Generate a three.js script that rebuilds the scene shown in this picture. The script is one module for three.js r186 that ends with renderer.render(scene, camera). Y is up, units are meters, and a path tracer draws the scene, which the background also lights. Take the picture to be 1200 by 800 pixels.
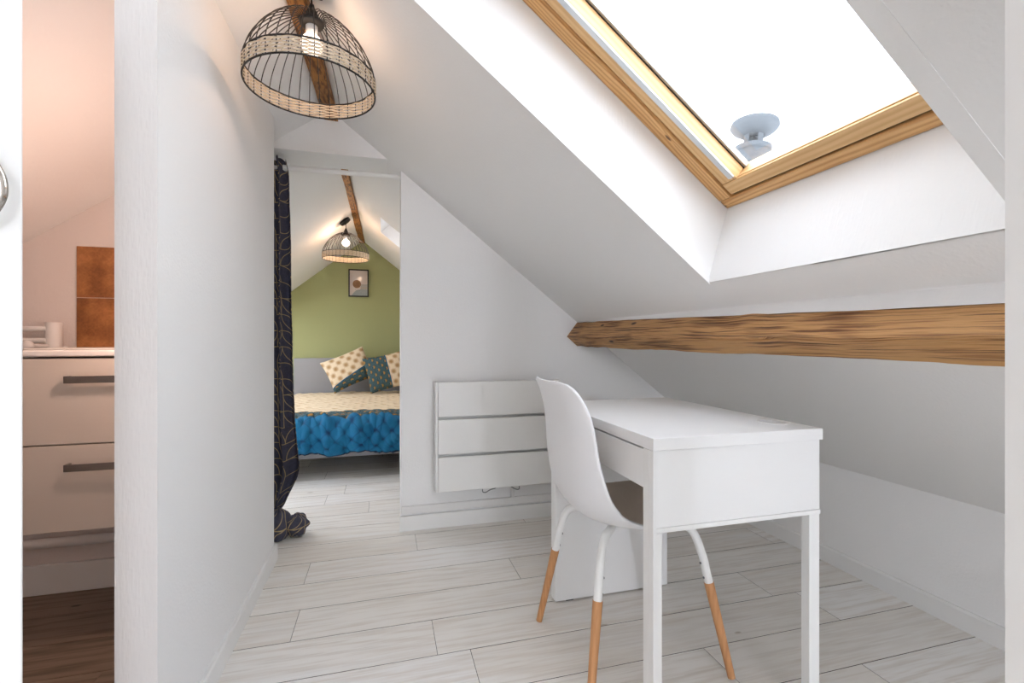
import * as THREE from 'three';
import { mergeGeometries, mergeVertices, toCreasedNormals } from 'three/addons/utils/BufferGeometryUtils.js';
import { RoundedBoxGeometry } from 'three/addons/geometries/RoundedBoxGeometry.js';

// ---------------------------------------------------------------- camera, sky, exposure
// x to the right, y up, depth D = -z runs along the ridge of the roof
const scene = new THREE.Scene();
const camera = new THREE.PerspectiveCamera(2 * Math.atan(400 / 548) * 180 / Math.PI, 1.5, 0.02, 200);
camera.position.set(0, 0.98, 0);
camera.rotation.set(0, -Math.atan(150 / 548), 0);
const renderer = new THREE.WebGLRenderer();
renderer.toneMapping = THREE.LinearToneMapping;
renderer.toneMappingExposure = 1.18;
renderer.shadowMap.enabled = true;

const SKY = 5.4, UNSEEN_LANDING = 5.0, STUDY = 0.085, BEDROOM = 0.27, UNSEEN_BATH = 0.46;      // light levels; landing and bathroom lamps are out of view
let seed = 7;
const rnd = () => { seed = (seed * 1664525 + 1013904223) >>> 0; return seed / 4294967296; };
const rr = (a, b) => a + (b - a) * rnd();
const lerp = (a, b, t) => a + (b - a) * t;
const clamp = (v, a = 0, b = 1) => Math.min(b, Math.max(a, v));
const sstep = (a, b, x) => { const t = clamp((x - a) / (b - a)); return t * t * (3 - 2 * t); };
// value noise with an optional period in x and y
function hash(i, j, s) { let h = (i * 374761393 + j * 668265263 + s * 1274126177) | 0; h = Math.imul(h ^ (h >>> 13), 1274126177); return ((h ^ (h >>> 16)) >>> 0) / 4294967296; }
function vnoise(x, y, s, px = 0, py = 0) {
  const i = Math.floor(x), j = Math.floor(y); let fx = x - i, fy = y - j;
  fx = fx * fx * (3 - 2 * fx); fy = fy * fy * (3 - 2 * fy);
  const wx = (k) => px ? ((k % px) + px) % px : k, wy = (k) => py ? ((k % py) + py) % py : k;
  const a = hash(wx(i), wy(j), s), b = hash(wx(i + 1), wy(j), s), c = hash(wx(i), wy(j + 1), s), d = hash(wx(i + 1), wy(j + 1), s);
  return lerp(lerp(a, b, fx), lerp(c, d, fx), fy);
}
function fbm(x, y, s, oct = 4, px = 0, py = 0) {
  let v = 0, a = 0.5, n = 0;
  for (let o = 0; o < oct; o++) { v += a * vnoise(x, y, s + o * 17, px, py); n += a; a *= 0.5; x *= 2; y *= 2; px *= 2; py *= 2; }
  return v / n;
}

// bright broken overcast with pale blue gaps
{
  const W = 512, H = 256, data = new Float32Array(W * H * 4);
  for (let j = 0; j < H; j++) for (let i = 0; i < W; i++) {
    const el = (j + 0.5) / H * Math.PI - Math.PI / 2, az = (i + 0.5) / W * 2 * Math.PI;
    const n = fbm(i / W * 16, j / H * 10, 3, 5, 16, 0);
    const gap = sstep(0.56, 0.72, n) * 0.9;
    const cloud = 0.97 + 0.10 * (fbm(i / W * 24, j / H * 12, 9, 4, 24, 0) - 0.5);
    const k = (j * W + i) * 4;
    data[k] = lerp(cloud * 0.935, 0.70, gap); data[k + 1] = lerp(cloud * 1.0, 0.84, gap); data[k + 2] = lerp(cloud * 1.09, 1.10, gap); data[k + 3] = 1;
  }
  const t = new THREE.DataTexture(data, W, H, THREE.RGBAFormat, THREE.FloatType);
  t.mapping = THREE.EquirectangularReflectionMapping; t.magFilter = THREE.LinearFilter; t.needsUpdate = true;
  scene.background = t; scene.backgroundIntensity = SKY;
}

// ---------------------------------------------------------------- helpers
const taken = new Map();
function numbered(name) { const n = taken.get(name) ?? 0; taken.set(name, n + 1); return n ? name + '_' + String(n).padStart(3, '0') : name; }
function tag(o, label, category, group, kind) {
  o.userData = { label, category };
  if (group) o.userData.group = group;
  if (kind) o.userData.kind = kind;
  return o;
}
function mesh(name, g, m, parent = scene) {
  const o = new THREE.Mesh(g, m); o.name = parent === scene ? numbered(name) : name;
  o.castShadow = true; o.receiveShadow = true; parent.add(o); return o;
}
function thing(name, label, category, pos = [0, 0, 0], group) {
  const o = new THREE.Group(); o.name = numbered(name); o.position.set(...pos); scene.add(o); return tag(o, label, category, group);
}
const V = (x, y, D) => new THREE.Vector3(x, y, -D);
// texture coordinates in metres from the dominant direction of each face
function metreUV(g) {
  g = g.index ? g.toNonIndexed() : g; g.computeVertexNormals();
  const p = g.attributes.position, n = g.attributes.normal, uv = new Float32Array(p.count * 2);
  for (let i = 0; i < p.count; i++) {
    const ax = Math.abs(n.getX(i)), ay = Math.abs(n.getY(i)), az = Math.abs(n.getZ(i));
    if (ax >= ay && ax >= az) { uv[2 * i] = p.getZ(i); uv[2 * i + 1] = p.getY(i); }
    else if (ay >= az) { uv[2 * i] = p.getX(i); uv[2 * i + 1] = p.getZ(i); }
    else { uv[2 * i] = p.getX(i); uv[2 * i + 1] = p.getY(i); }
  }
  g.setAttribute('uv', new THREE.BufferAttribute(uv, 2)); return g;
}
// grain runs along one axis of the geometry (0 x, 1 y, 2 z)
function grainUV(g, axis, du = 0, dv = 0) {
  const p = g.attributes.position, uv = new Float32Array(p.count * 2), o = [0, 1, 2].filter((k) => k !== axis);
  for (let i = 0; i < p.count; i++) {
    const c = [p.getX(i), p.getY(i), p.getZ(i)];
    uv[2 * i] = c[axis] + du; uv[2 * i + 1] = c[o[0]] + c[o[1]] + dv;
  }
  g.setAttribute('uv', new THREE.BufferAttribute(uv, 2)); return g;
}
function box(x0, x1, y0, y1, D0, D1, r = 0) {
  const w = x1 - x0, h = y1 - y0, d = D1 - D0;
  const g = r ? new RoundedBoxGeometry(w, h, d, 2, r) : new THREE.BoxGeometry(w, h, d);
  return g.translate((x0 + x1) / 2, (y0 + y1) / 2, -(D0 + D1) / 2);
}
function extr(pts, D0, D1) {
  const s = new THREE.Shape(pts.map(([x, y]) => new THREE.Vector2(x, y)));
  return new THREE.ExtrudeGeometry(s, { depth: D1 - D0, bevelEnabled: false }).translate(0, 0, -D1);
}
function tube(pts, r, seg = 24, rad = 8, closed = false) {
  return new THREE.TubeGeometry(new THREE.CatmullRomCurve3(pts, closed, 'catmullrom', 0.5), seg, r, rad, closed);
}
function rod(a, b, r0, r1 = r0, rad = 16) {
  const d = b.clone().sub(a), g = new THREE.CylinderGeometry(r1, r0, d.length(), rad, 1);
  g.applyQuaternion(new THREE.Quaternion().setFromUnitVectors(new THREE.Vector3(0, 1, 0), d.clone().normalize()));
  return g.translate((a.x + b.x) / 2, (a.y + b.y) / 2, (a.z + b.z) / 2);
}
const lathe = (pts, seg = 32) => new THREE.LatheGeometry(pts.map(([r, y]) => new THREE.Vector2(r, y)), seg);
// a surface over [0,1]x[0,1]
function grid(nu, nv, f, uvf) {
  const pos = [], uv = [], idx = [];
  for (let j = 0; j <= nv; j++) for (let i = 0; i <= nu; i++) {
    const u = i / nu, v = j / nv, p = f(u, v); pos.push(p.x, p.y, p.z);
    const t = uvf ? uvf(u, v) : [u, v]; uv.push(t[0], t[1]);
  }
  for (let j = 0; j < nv; j++) for (let i = 0; i < nu; i++) { const a = j * (nu + 1) + i, b = a + 1, c = a + nu + 1, d = c + 1; idx.push(a, b, d, a, d, c); }
  const g = new THREE.BufferGeometry();
  g.setAttribute('position', new THREE.Float32BufferAttribute(pos, 3)); g.setAttribute('uv', new THREE.Float32BufferAttribute(uv, 2)); g.setIndex(idx);
  g.computeVertexNormals(); return g;
}
// a sheet with thickness: the same surface twice, the second pushed back along its normals, and a rim
function solid(g, th, nu, nv) {
  const p = g.attributes.position, n = g.attributes.normal, uv = g.attributes.uv, N = p.count, pos = [], uvs = [], idx = [];
  for (let s = 0; s < 2; s++) for (let i = 0; i < N; i++) { pos.push(p.getX(i) - s * th * n.getX(i), p.getY(i) - s * th * n.getY(i), p.getZ(i) - s * th * n.getZ(i)); uvs.push(uv.getX(i), uv.getY(i)); }
  for (let k = 0; k < g.index.count; k += 3) { const [a, b, c] = [0, 1, 2].map((q) => g.index.getX(k + q)); idx.push(a, b, c, N + a, N + c, N + b); }
  const rim = [];
  for (let i = 0; i <= nu; i++) rim.push(i);
  for (let j = 1; j <= nv; j++) rim.push(j * (nu + 1) + nu);
  for (let i = nu - 1; i >= 0; i--) rim.push(nv * (nu + 1) + i);
  for (let j = nv - 1; j >= 0; j--) rim.push(j * (nu + 1));
  for (let k = 0; k + 1 < rim.length; k++) { const a = rim[k], b = rim[k + 1]; idx.push(a, N + a, N + b, a, N + b, b); }
  const o = new THREE.BufferGeometry();
  o.setAttribute('position', new THREE.Float32BufferAttribute(pos, 3)); o.setAttribute('uv', new THREE.Float32BufferAttribute(uvs, 2)); o.setIndex(idx);
  o.computeVertexNormals(); return o;
}
// ---------------------------------------------------------------- textures and materials
function tex(w, h, f, srgb = true, rep = 1) {
  const d = new Uint8Array(w * h * 4);
  for (let j = 0; j < h; j++) for (let i = 0; i < w; i++) {
    const c = f((i + 0.5) / w, (j + 0.5) / h), k = (j * w + i) * 4;
    d[k] = clamp(c[0], 0, 255); d[k + 1] = clamp(c[1], 0, 255); d[k + 2] = clamp(c[2], 0, 255); d[k + 3] = 255;
  }
  const t = new THREE.DataTexture(d, w, h); t.wrapS = t.wrapT = THREE.RepeatWrapping; t.magFilter = THREE.LinearFilter; t.minFilter = THREE.LinearMipmapLinearFilter; t.generateMipmaps = true;
  if (srgb) t.colorSpace = THREE.SRGBColorSpace;
  t.repeat.set(...(Array.isArray(rep) ? rep : [rep, rep])); t.needsUpdate = true; return t;
}
const mix = (a, b, t) => [lerp(a[0], b[0], t), lerp(a[1], b[1], t), lerp(a[2], b[2], t)];
// wood: long grain along u with growth-ring figure and knots
function wood(W, H, lu, lv, o) {
  const knots = [];
  for (let k = 0; k < o.knots; k++) knots.push([rnd(), rnd(), rr(0.6, 1.3)]);
  return tex(W, H, (u, v) => {
    let x = u * lu, y = v * lv, kd = 0, bend = 0;
    for (const [ku, kv, ks] of knots) {
      let dx = u - ku; dx -= Math.round(dx); let dy = v - kv; dy -= Math.round(dy);
      dx *= lu; dy *= lv; const r = Math.hypot(dx / 2.6, dy) / (o.knotSize * ks);
      kd = Math.max(kd, sstep(1, 0.35, r)); bend += Math.exp(-r * r * 0.25) * Math.sign(dy) * o.knotSize * 0.9;
    }
    const warp = fbm(u * o.wx, v * o.wy, o.s, 3, o.wx, o.wy);
    const ph = (y + bend) * o.rings + warp * o.warp;
    const ring = 0.5 + 0.5 * Math.sin(ph * 6.283);
    const fib = fbm(u * o.fx, (v + bend * 0.2) * o.fy, o.s + 5, 3, o.fx, o.fy);
    const broad = fbm(u * o.bx, v * o.by, o.s + 9, 3, o.bx, o.by);
    let t = o.ringAmt * Math.pow(ring, 1.6) + o.fibAmt * (fib - 0.5) * 2 + o.broadAmt * (broad - 0.5) * 2;
    let c = mix(o.light, o.dark, clamp(t));
    if (o.pale) c = mix(c, o.pale, clamp((broad - 0.55) * 2.2));
    if (o.streak) { const s2 = fbm(u * o.fx * 0.5, v * o.fy * 0.6, o.s + 31, 3, Math.max(1, o.fx * 0.5 | 0), Math.max(1, o.fy * 0.6 | 0)); c = mix(c, o.streak, sstep(0.62, 0.78, s2) * (o.streakAmt ?? 0.8)); }
    return mix(c, o.knot, kd * 0.85);
  }, true, [1 / lu, 1 / lv]);
}
const std = (o) => new THREE.MeshStandardMaterial(o);
const grainBump = tex(512, 512, (u, v) => { const n = 255 * fbm(u * 64, v * 64, 41, 3, 64, 64); return [n, n, n]; }, false, 1 / 0.35);
const brushBump = tex(512, 512, (u, v) => { const n = 255 * (0.6 * fbm(u * 90, v * 12, 43, 3, 90, 12) + 0.4 * fbm(u * 30, v * 30, 44, 2, 30, 30)); return [n, n, n]; }, false, 1 / 0.3);
const M = {
  wall: std({ color: 0xf2f1ef, roughness: 0.82, bumpMap: grainBump, bumpScale: 0.0006 }),
  ceiling: std({ color: 0xf2f1ef, roughness: 0.85, bumpMap: grainBump, bumpScale: 0.0005 }),
  reveal: std({ color: 0xf2f1ef, roughness: 0.7, bumpMap: brushBump, bumpScale: 0.0005 }),
  postPaint: std({ color: 0xf2f1ef, roughness: 0.55, bumpMap: brushBump, bumpScale: 0.0008 }),
  trim: std({ color: 0xeeedea, roughness: 0.45 }),
  bathWall: std({ color: 0xe6dcd6, roughness: 0.8, bumpMap: grainBump, bumpScale: 0.0006 }),
  green: std({ color: 0xa3a573, roughness: 0.85, bumpMap: grainBump, bumpScale: 0.0006 }),
  desk: std({ color: 0xf2f2f1, roughness: 0.38 }),
  steelWhite: std({ color: 0xf0f0ee, roughness: 0.35 }),
  shell: new THREE.MeshPhysicalMaterial({ color: 0xefeff0, roughness: 0.42 }),
  pad: std({ color: 0xd8c8b8, roughness: 0.95, bumpMap: grainBump, bumpScale: 0.001 }),
  radiator: std({ color: 0xefeeea, roughness: 0.4 }),
  cable: std({ color: 0x6d6f70, roughness: 0.5 }),
  black: std({ color: 0x141312, roughness: 0.55 }),
  wire: std({ color: 0x2a2522, roughness: 0.5 }),
  chrome: std({ color: 0xcfcac3, roughness: 0.12, metalness: 1 }),
  alu: std({ color: 0xc6cacd, roughness: 0.32, metalness: 0.75 }),
  gasket: std({ color: 0x2a2623, roughness: 0.8 }),
  glass: new THREE.MeshPhysicalMaterial({ color: 0xffffff, roughness: 0, transmission: 1, thickness: 0, ior: 1.5 }),
  plasticWhite: std({ color: 0xebe9e6, roughness: 0.4 }),
  vanity: std({ color: 0xcdc3b8, roughness: 0.5 }),
  basin: std({ color: 0xeeeae6, roughness: 0.2 }),
  darkHandle: std({ color: 0x8d8b89, roughness: 0.22, metalness: 1 }),
  dark: std({ color: 0x3a332d, roughness: 0.9 }),
  subfloor: std({ color: 0x4a4036, roughness: 0.95 }),
  bedGrey: std({ color: 0x9b9a9b, roughness: 0.95, bumpMap: grainBump, bumpScale: 0.0015 }),
  sheet: std({ color: 0xe8e6e2, roughness: 0.9 }),
  zinc: std({ color: 0x43484c, roughness: 0.8 }),
};
M.floor = [0, 1, 2].map((k) => std({ roughness: 0.5, map: wood(2048, 512, 2.6, 0.8, { s: 100 + k * 50, knots: 5, knotSize: 0.009, wx: 3, wy: 4, warp: 3.2, rings: 22, fx: 26, fy: 150, bx: 5, by: 10, ringAmt: 0.34, fibAmt: 0.55, broadAmt: 0.45, light: [[242, 238, 231], [238, 233, 225], [244, 241, 236]][k], dark: [217, 207, 194], pale: [246, 245, 242], knot: [184, 172, 157], streak: [218, 211, 201], streakAmt: 0.5 }) }));
M.plankEdge = std({ color: 0x54473a, roughness: 0.9 });
M.darkFloor = std({ roughness: 0.5, map: wood(1024, 512, 2.6, 0.8, { s: 400, knots: 6, knotSize: 0.012, wx: 3, wy: 4, warp: 3, rings: 20, fx: 26, fy: 120, bx: 5, by: 9, ringAmt: 0.4, fibAmt: 0.5, broadAmt: 0.4, light: [140, 122, 106], dark: [88, 74, 62], knot: [60, 48, 40] }) });
M.pine = std({ roughness: 0.42, map: wood(1024, 512, 1.2, 0.24, { s: 500, knots: 2, knotSize: 0.006, wx: 4, wy: 2, warp: 2.4, rings: 75, fx: 8, fy: 90, bx: 3, by: 4, ringAmt: 0.7, fibAmt: 0.2, broadAmt: 0.3, light: [226, 180, 122], dark: [186, 130, 72], knot: [90, 58, 32] }) });
M.sash = std({ roughness: 0.4, map: wood(1024, 512, 1.2, 0.24, { s: 540, knots: 0, knotSize: 0.006, wx: 4, wy: 2, warp: 1.4, rings: 60, fx: 8, fy: 90, bx: 3, by: 4, ringAmt: 0.5, fibAmt: 0.2, broadAmt: 0.3, light: [230, 190, 136], dark: [206, 156, 98], knot: [110, 74, 42] }) });
M.beam = std({ roughness: 0.6, map: wood(2048, 512, 2.4, 0.36, { s: 600, knots: 6, knotSize: 0.011, wx: 6, wy: 3, warp: 2.0, rings: 60, fx: 18, fy: 120, bx: 14, by: 5, ringAmt: 0.30, fibAmt: 1.15, broadAmt: 0.8, light: [198, 150, 96], dark: [104, 62, 30], knot: [46, 30, 20], streak: [66, 40, 22], streakAmt: 0.7 }), bumpMap: tex(512, 512, (u, v) => { const n = 255 * fbm(u * 6, v * 90, 66, 3, 6, 90); return [n, n, n]; }, false, [1 / 0.8, 1 / 0.2]), bumpScale: 0.003 });
M.ridge = std({ roughness: 0.65, map: wood(1024, 256, 2.4, 0.2, { s: 640, knots: 5, knotSize: 0.008, wx: 30, wy: 4, warp: 2, rings: 50, fx: 90, fy: 40, bx: 40, by: 4, ringAmt: 0.4, fibAmt: 0.8, broadAmt: 0.7, light: [166, 112, 54], dark: [84, 50, 22], knot: [44, 26, 14], streak: [60, 36, 16] }) });
M.beech = std({ roughness: 0.5, map: wood(512, 256, 0.6, 0.2, { s: 700, knots: 0, knotSize: 0.01, wx: 3, wy: 3, warp: 1.5, rings: 60, fx: 20, fy: 60, bx: 3, by: 3, ringAmt: 0.35, fibAmt: 0.4, broadAmt: 0.3, light: [200, 146, 98], dark: [170, 114, 70], knot: [120, 80, 50] }) });
M.tile = std({ roughness: 0.45, map: tex(512, 512, (u, v) => mix([176, 116, 66], [122, 74, 36], clamp(fbm(u * 9, v * 9, 21, 4, 9, 9) * 1.5 - 0.25 + 0.5 * (fbm(u * 70, v * 70, 23, 2, 70, 70) - 0.5))), true, 1 / 0.4) });
M.grout = std({ color: 0xd8c4b4, roughness: 0.9 });

// ---------------------------------------------------------------- the roof planes
const KR = 0.786, KL = 0.715, AX = -0.258, AY = 2.132;
const yR = (x) => AY - KR * (x - AX), yL = (x) => AY + KL * (x - AX);
const BK = 0.80, BAX = -0.2288, BAY = yR(BAX), yBL = (x) => BAY + BK * (x - BAX);
const D_FAR = 2.485, D_FAR2 = 2.69, D_GREEN = 5.5, D_REAR = -3.0, X_KNEE = 1.905;
class Slope {                                               // s down the slope, D along the ridge, t outwards through the roof
  constructor(ax, ay, k, side) { const l = Math.hypot(1, k); this.ax = ax; this.ay = ay; this.d = [side / l, -k / l]; this.n = [side * k / l, 1 / l]; this.side = side; this.l = l; }
  at(s, D, t) { return new THREE.Vector3(this.ax + this.d[0] * s + this.n[0] * t, this.ay + this.d[1] * s + this.n[1] * t, -D); }
  s(x) { return (x - this.ax) * this.side * this.l; }
  bar(s0, s1, D0, D1, t0, t1, r = 0.003) {                  // a box in slope coordinates, grain along its longer side
    const w = s1 - s0, h = t1 - t0, d = D1 - D0;
    const g = r ? new RoundedBoxGeometry(w, h, d, 1, Math.min(r, w / 3, h / 3, d / 3)) : new THREE.BoxGeometry(w, h, d);
    grainUV(g, w > d ? 0 : 2, rnd(), rnd() * 0.2);
    const m = new THREE.Matrix4().makeBasis(new THREE.Vector3(this.d[0], this.d[1], 0), new THREE.Vector3(this.n[0], this.n[1], 0), new THREE.Vector3(0, 0, this.side));
    if (this.side < 0) m.makeBasis(new THREE.Vector3(this.d[0], this.d[1], 0), new THREE.Vector3(this.n[0], this.n[1], 0), new THREE.Vector3(0, 0, -1));
    const c = this.at((s0 + s1) / 2, (D0 + D1) / 2, (t0 + t1) / 2);
    g.applyMatrix4(m); return g.translate(c.x, c.y, c.z);
  }
  slab(s0, s1, D0, D1, th, holes) {
    const pos = [], quad = (a, b, c, d) => { for (const p of [a, b, c, a, c, d]) pos.push(p.x, p.y, p.z); };
    for (const t of [0, th]) {
      const sh = new THREE.Shape([[s0, D0], [s1, D0], [s1, D1], [s0, D1]].map(([a, b]) => new THREE.Vector2(a, b)));
      for (const h of holes) { const [a, b] = t ? [h.os0, h.os1] : [h.s0, h.s1]; sh.holes.push(new THREE.Path([[a, h.D0], [a, h.D1], [b, h.D1], [b, h.D0]].map(([p, q]) => new THREE.Vector2(p, q)))); }
      const g = new THREE.ShapeGeometry(sh), ix = g.index, p = g.attributes.position;
      for (let k = 0; k < ix.count; k++) { const q = this.at(p.getX(ix.getX(k)), p.getY(ix.getX(k)), t); pos.push(q.x, q.y, q.z); }
    }
    const ring = (a0, a1, b0, b1, D0, D1) => {
      const lo = [[a0, D0], [a1, D0], [a1, D1], [a0, D1]], hi = [[b0, D0], [b1, D0], [b1, D1], [b0, D1]];
      for (let k = 0; k < 4; k++) { const n = (k + 1) % 4; quad(this.at(...lo[k], 0), this.at(...lo[n], 0), this.at(...hi[n], th), this.at(...hi[k], th)); }
    };
    ring(s0, s1, s0, s1, D0, D1);
    for (const h of holes) if (!h.lined) ring(h.s0, h.s1, h.os0, h.os1, h.D0, h.D1);
    const g = new THREE.BufferGeometry(); g.setAttribute('position', new THREE.Float32BufferAttribute(pos, 3)); return metreUV(g);
  }
}
const R = new Slope(AX, AY, KR, 1), L = new Slope(AX, AY, KL, -1), BL = new Slope(BAX, BAY, BK, -1);
const TH = 0.26, WIN = { s0: 0.30, s1: 1.567, os0: 0.375, os1: 1.467 };
const holes = [{ D0: 0.497, D1: 1.245, lined: true, ...WIN }, { D0: 3.80, D1: 4.32, s0: 0.293, s1: 1.2, os0: 0.32, os1: 1.15 }, { D0: -2.60, D1: -1.45, ...WIN }];
const S = (name, g, m, label, category, parent = scene) => { const o = mesh(name, g, m, parent); if (parent === scene) tag(o, label, category, null, 'structure'); return o; };
S('ceiling', R.slab(-0.3, R.s(2.1), D_REAR - 0.1, D_GREEN + 0.15, TH, holes), M.ceiling, 'white sloping attic ceiling pierced by the skylight openings', 'ceiling');
S('ceiling', L.slab(0, L.s(-2.3), D_REAR - 0.1, D_FAR2 - 0.01, 0.2, []), M.ceiling, 'white sloping ceiling beyond the ridge, running down over the bathroom', 'ceiling');
S('ceiling', BL.slab(0, BL.s(-2.3), D_FAR2 - 0.01, D_GREEN + 0.15, 0.2, [{ D0: 2.95, D1: 5.2, s0: 1.05, s1: 2.05, os0: 1.08, os1: 2.0 }]), M.ceiling, 'white bedroom ceiling slope with an unseen skylight opening low down, lit by warm lamp streaks', 'ceiling');

// painted lining boards of the study skylight, one for each side of the opening
{
  const h = holes[0], e = 0.004, lo = [[h.s0, h.D0], [h.s1, h.D0], [h.s1, h.D1], [h.s0, h.D1]], hi = [[h.os0, h.D0], [h.os1, h.D0], [h.os1, h.D1], [h.os0, h.D1]];
  const out = [[0, -1], [1, 0], [0, 1], [-1, 0]], geos = [];
  for (let k = 0; k < 4; k++) {
    const n = (k + 1) % 4, c = [[...lo[k], 0], [...lo[n], 0], [...hi[n], TH], [...hi[k], TH]], back = c.map(([a, b, t]) => [a + out[k][0] * e, b + out[k][1] * e, t]);
    const P = [...c, ...back].map((q) => R.at(...q)), pos = [], F = (a, b, d, f) => { for (const i of [a, b, d, a, d, f]) pos.push(P[i].x, P[i].y, P[i].z); };
    F(0, 1, 2, 3); F(5, 4, 7, 6); F(0, 4, 5, 1); F(3, 2, 6, 7); F(1, 5, 6, 2); F(4, 0, 3, 7);
    const g = new THREE.BufferGeometry(); g.setAttribute('position', new THREE.Float32BufferAttribute(pos, 3)); geos.push(metreUV(g));
  }
  const lining = S('trim_5', geos[1], M.reveal, 'white painted lining boards inside the study skylight opening', 'trim');
  for (const k of [0, 2, 3]) mesh('lining_board', geos[k], M.reveal, lining);
}
// ---------------------------------------------------------------- walls
const X_OPL = -0.575, X_JAMB = 0.085, Y_HEAD = 1.915;
const headX = AX + (AY - Y_HEAD) / KR;
S('wall_back', metreUV(extr([[X_JAMB, -0.03], [X_KNEE + 0.05, -0.03], [X_KNEE + 0.05, yR(X_KNEE) + 0.06], [AX, AY + 0.08], [X_OPL - 0.01, yL(X_OPL) + 0.08], [X_OPL - 0.01, Y_HEAD], [headX, Y_HEAD], [X_JAMB, yR(X_JAMB)]], D_FAR, D_FAR2)), M.wall, 'white end wall with the doorway through to the bedroom', 'wall');
S('wall_left', metreUV(mergeGeometries([extr([[-0.553, -0.03], [-0.475, -0.03], [-0.475, yL(-0.475) + 0.06], [-0.553, yL(-0.553) + 0.06]], 1.195, 2.30)])), M.wall, 'long white partition wall between bathroom and study', 'wall');
const post = S('wall_end', metreUV(box(-0.5533, -0.4747, 0, yL(-0.55) + 0.03, 1.183, 1.196)), M.postPaint, 'brush-painted white end face of the partition at the bathroom entrance', 'wall');
const bathBack = S('wall_bathroom', metreUV(extr([[-2.1, -0.03], [-0.553, -0.03], [-0.553, yL(-0.553) + 0.06], [-2.1, yL(-2.1) + 0.06]], 2.235, 2.30)), M.bathWall, 'pale warm bathroom wall behind the vanity, under the slope', 'wall');
S('wall_left', metreUV(extr([[-2.1, -0.03], [X_OPL, -0.03], [X_OPL, yL(X_OPL) + 0.06], [-2.1, yL(-2.1) + 0.06]], 2.30, D_FAR2)), M.wall, 'white wall end hidden behind the gathered curtain', 'wall');
S('wall_right', metreUV(box(X_KNEE, X_KNEE + 0.1, -0.03, yR(X_KNEE) + 0.1, D_REAR, D_GREEN)), M.wall, 'low white knee wall under the sloping ceiling', 'wall');
S('wall_bedroom', metreUV(extr([[-2.0, -0.03], [X_KNEE, -0.03], [X_KNEE, yR(X_KNEE) + 0.06], [BAX, BAY + 0.06], [-2.0, yBL(-2.0) + 0.06]], D_GREEN, D_GREEN + 0.12)), M.green, 'olive green gable wall behind the bed', 'wall');
S('wall_bedroom', metreUV(box(-2.0, -1.9, -0.03, yBL(-1.9) + 0.08, D_FAR2, D_GREEN)), M.wall, 'low white bedroom knee wall beyond the curtain', 'wall');
S('wall_bathroom', metreUV(box(-2.1, -2.0, -0.03, yL(-2.0) + 0.08, D_REAR, 2.235)), M.bathWall, 'low bathroom side wall under the slope', 'wall');
S('wall_bathroom', metreUV(extr([[-2.0, -0.03], [-1.16, -0.03], [-1.16, yL(-1.16) + 0.06], [-2.0, yL(-2.0) + 0.06]], 0.62, 0.70)), M.bathWall, 'bathroom wall beside the open door', 'wall');
{
  const sh = new THREE.Shape([[-2.1, -0.03], [X_KNEE + 0.1, -0.03], [X_KNEE + 0.1, yR(X_KNEE + 0.1) + 0.08], [AX, AY + 0.08], [-2.1, yL(-2.1) + 0.08]].map(([x, y]) => new THREE.Vector2(x, y)));
  sh.holes.push(new THREE.Path([[-0.75, 0.7], [-0.75, 1.44], [0.25, 1.44], [0.25, 0.7]].map(([x, y]) => new THREE.Vector2(x, y))));
  S('wall_rear', metreUV(new THREE.ExtrudeGeometry(sh, { depth: 0.16, bevelEnabled: false }).translate(0, 0, -D_REAR)), M.wall, 'white gable wall closing the landing', 'wall');
  const w = S('window_4', box(-0.75, 0.25, 0.7, 0.75, D_REAR - 0.14, D_REAR - 0.07, 0.004), M.trim, 'unseen white framed gable window behind the camera, placed to light the study', 'window');  // window out of view, placed to light the study from behind
  mesh('frame_bar', box(-0.75, 0.25, 1.39, 1.44, D_REAR - 0.14, D_REAR - 0.07, 0.004), M.trim, w);
  for (const x of [-0.75, -0.275, 0.20]) mesh('frame_bar', box(x, x + 0.05, 0.75, 1.39, D_REAR - 0.14, D_REAR - 0.07, 0.004), M.trim, w);
  mesh('pane', box(-0.70, 0.20, 0.75, 1.39, D_REAR - 0.107, D_REAR - 0.105), M.glass, w);
}
S('wall_front', metreUV(extr([[0.572, 0], [0.70, 0], [0.70, yR(0.70) + 0.06], [0.572, yR(0.572) + 0.06]], 0.21, 0.285)), M.wall, 'narrow white wall post beside the study entrance', 'wall');
S('trim_1', box(0.560, 0.572, 0, yR(0.56) - 0.002, 0.20, 0.3), M.trim, 'white door lining on the wall stub at the study entrance', 'trim');

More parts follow.
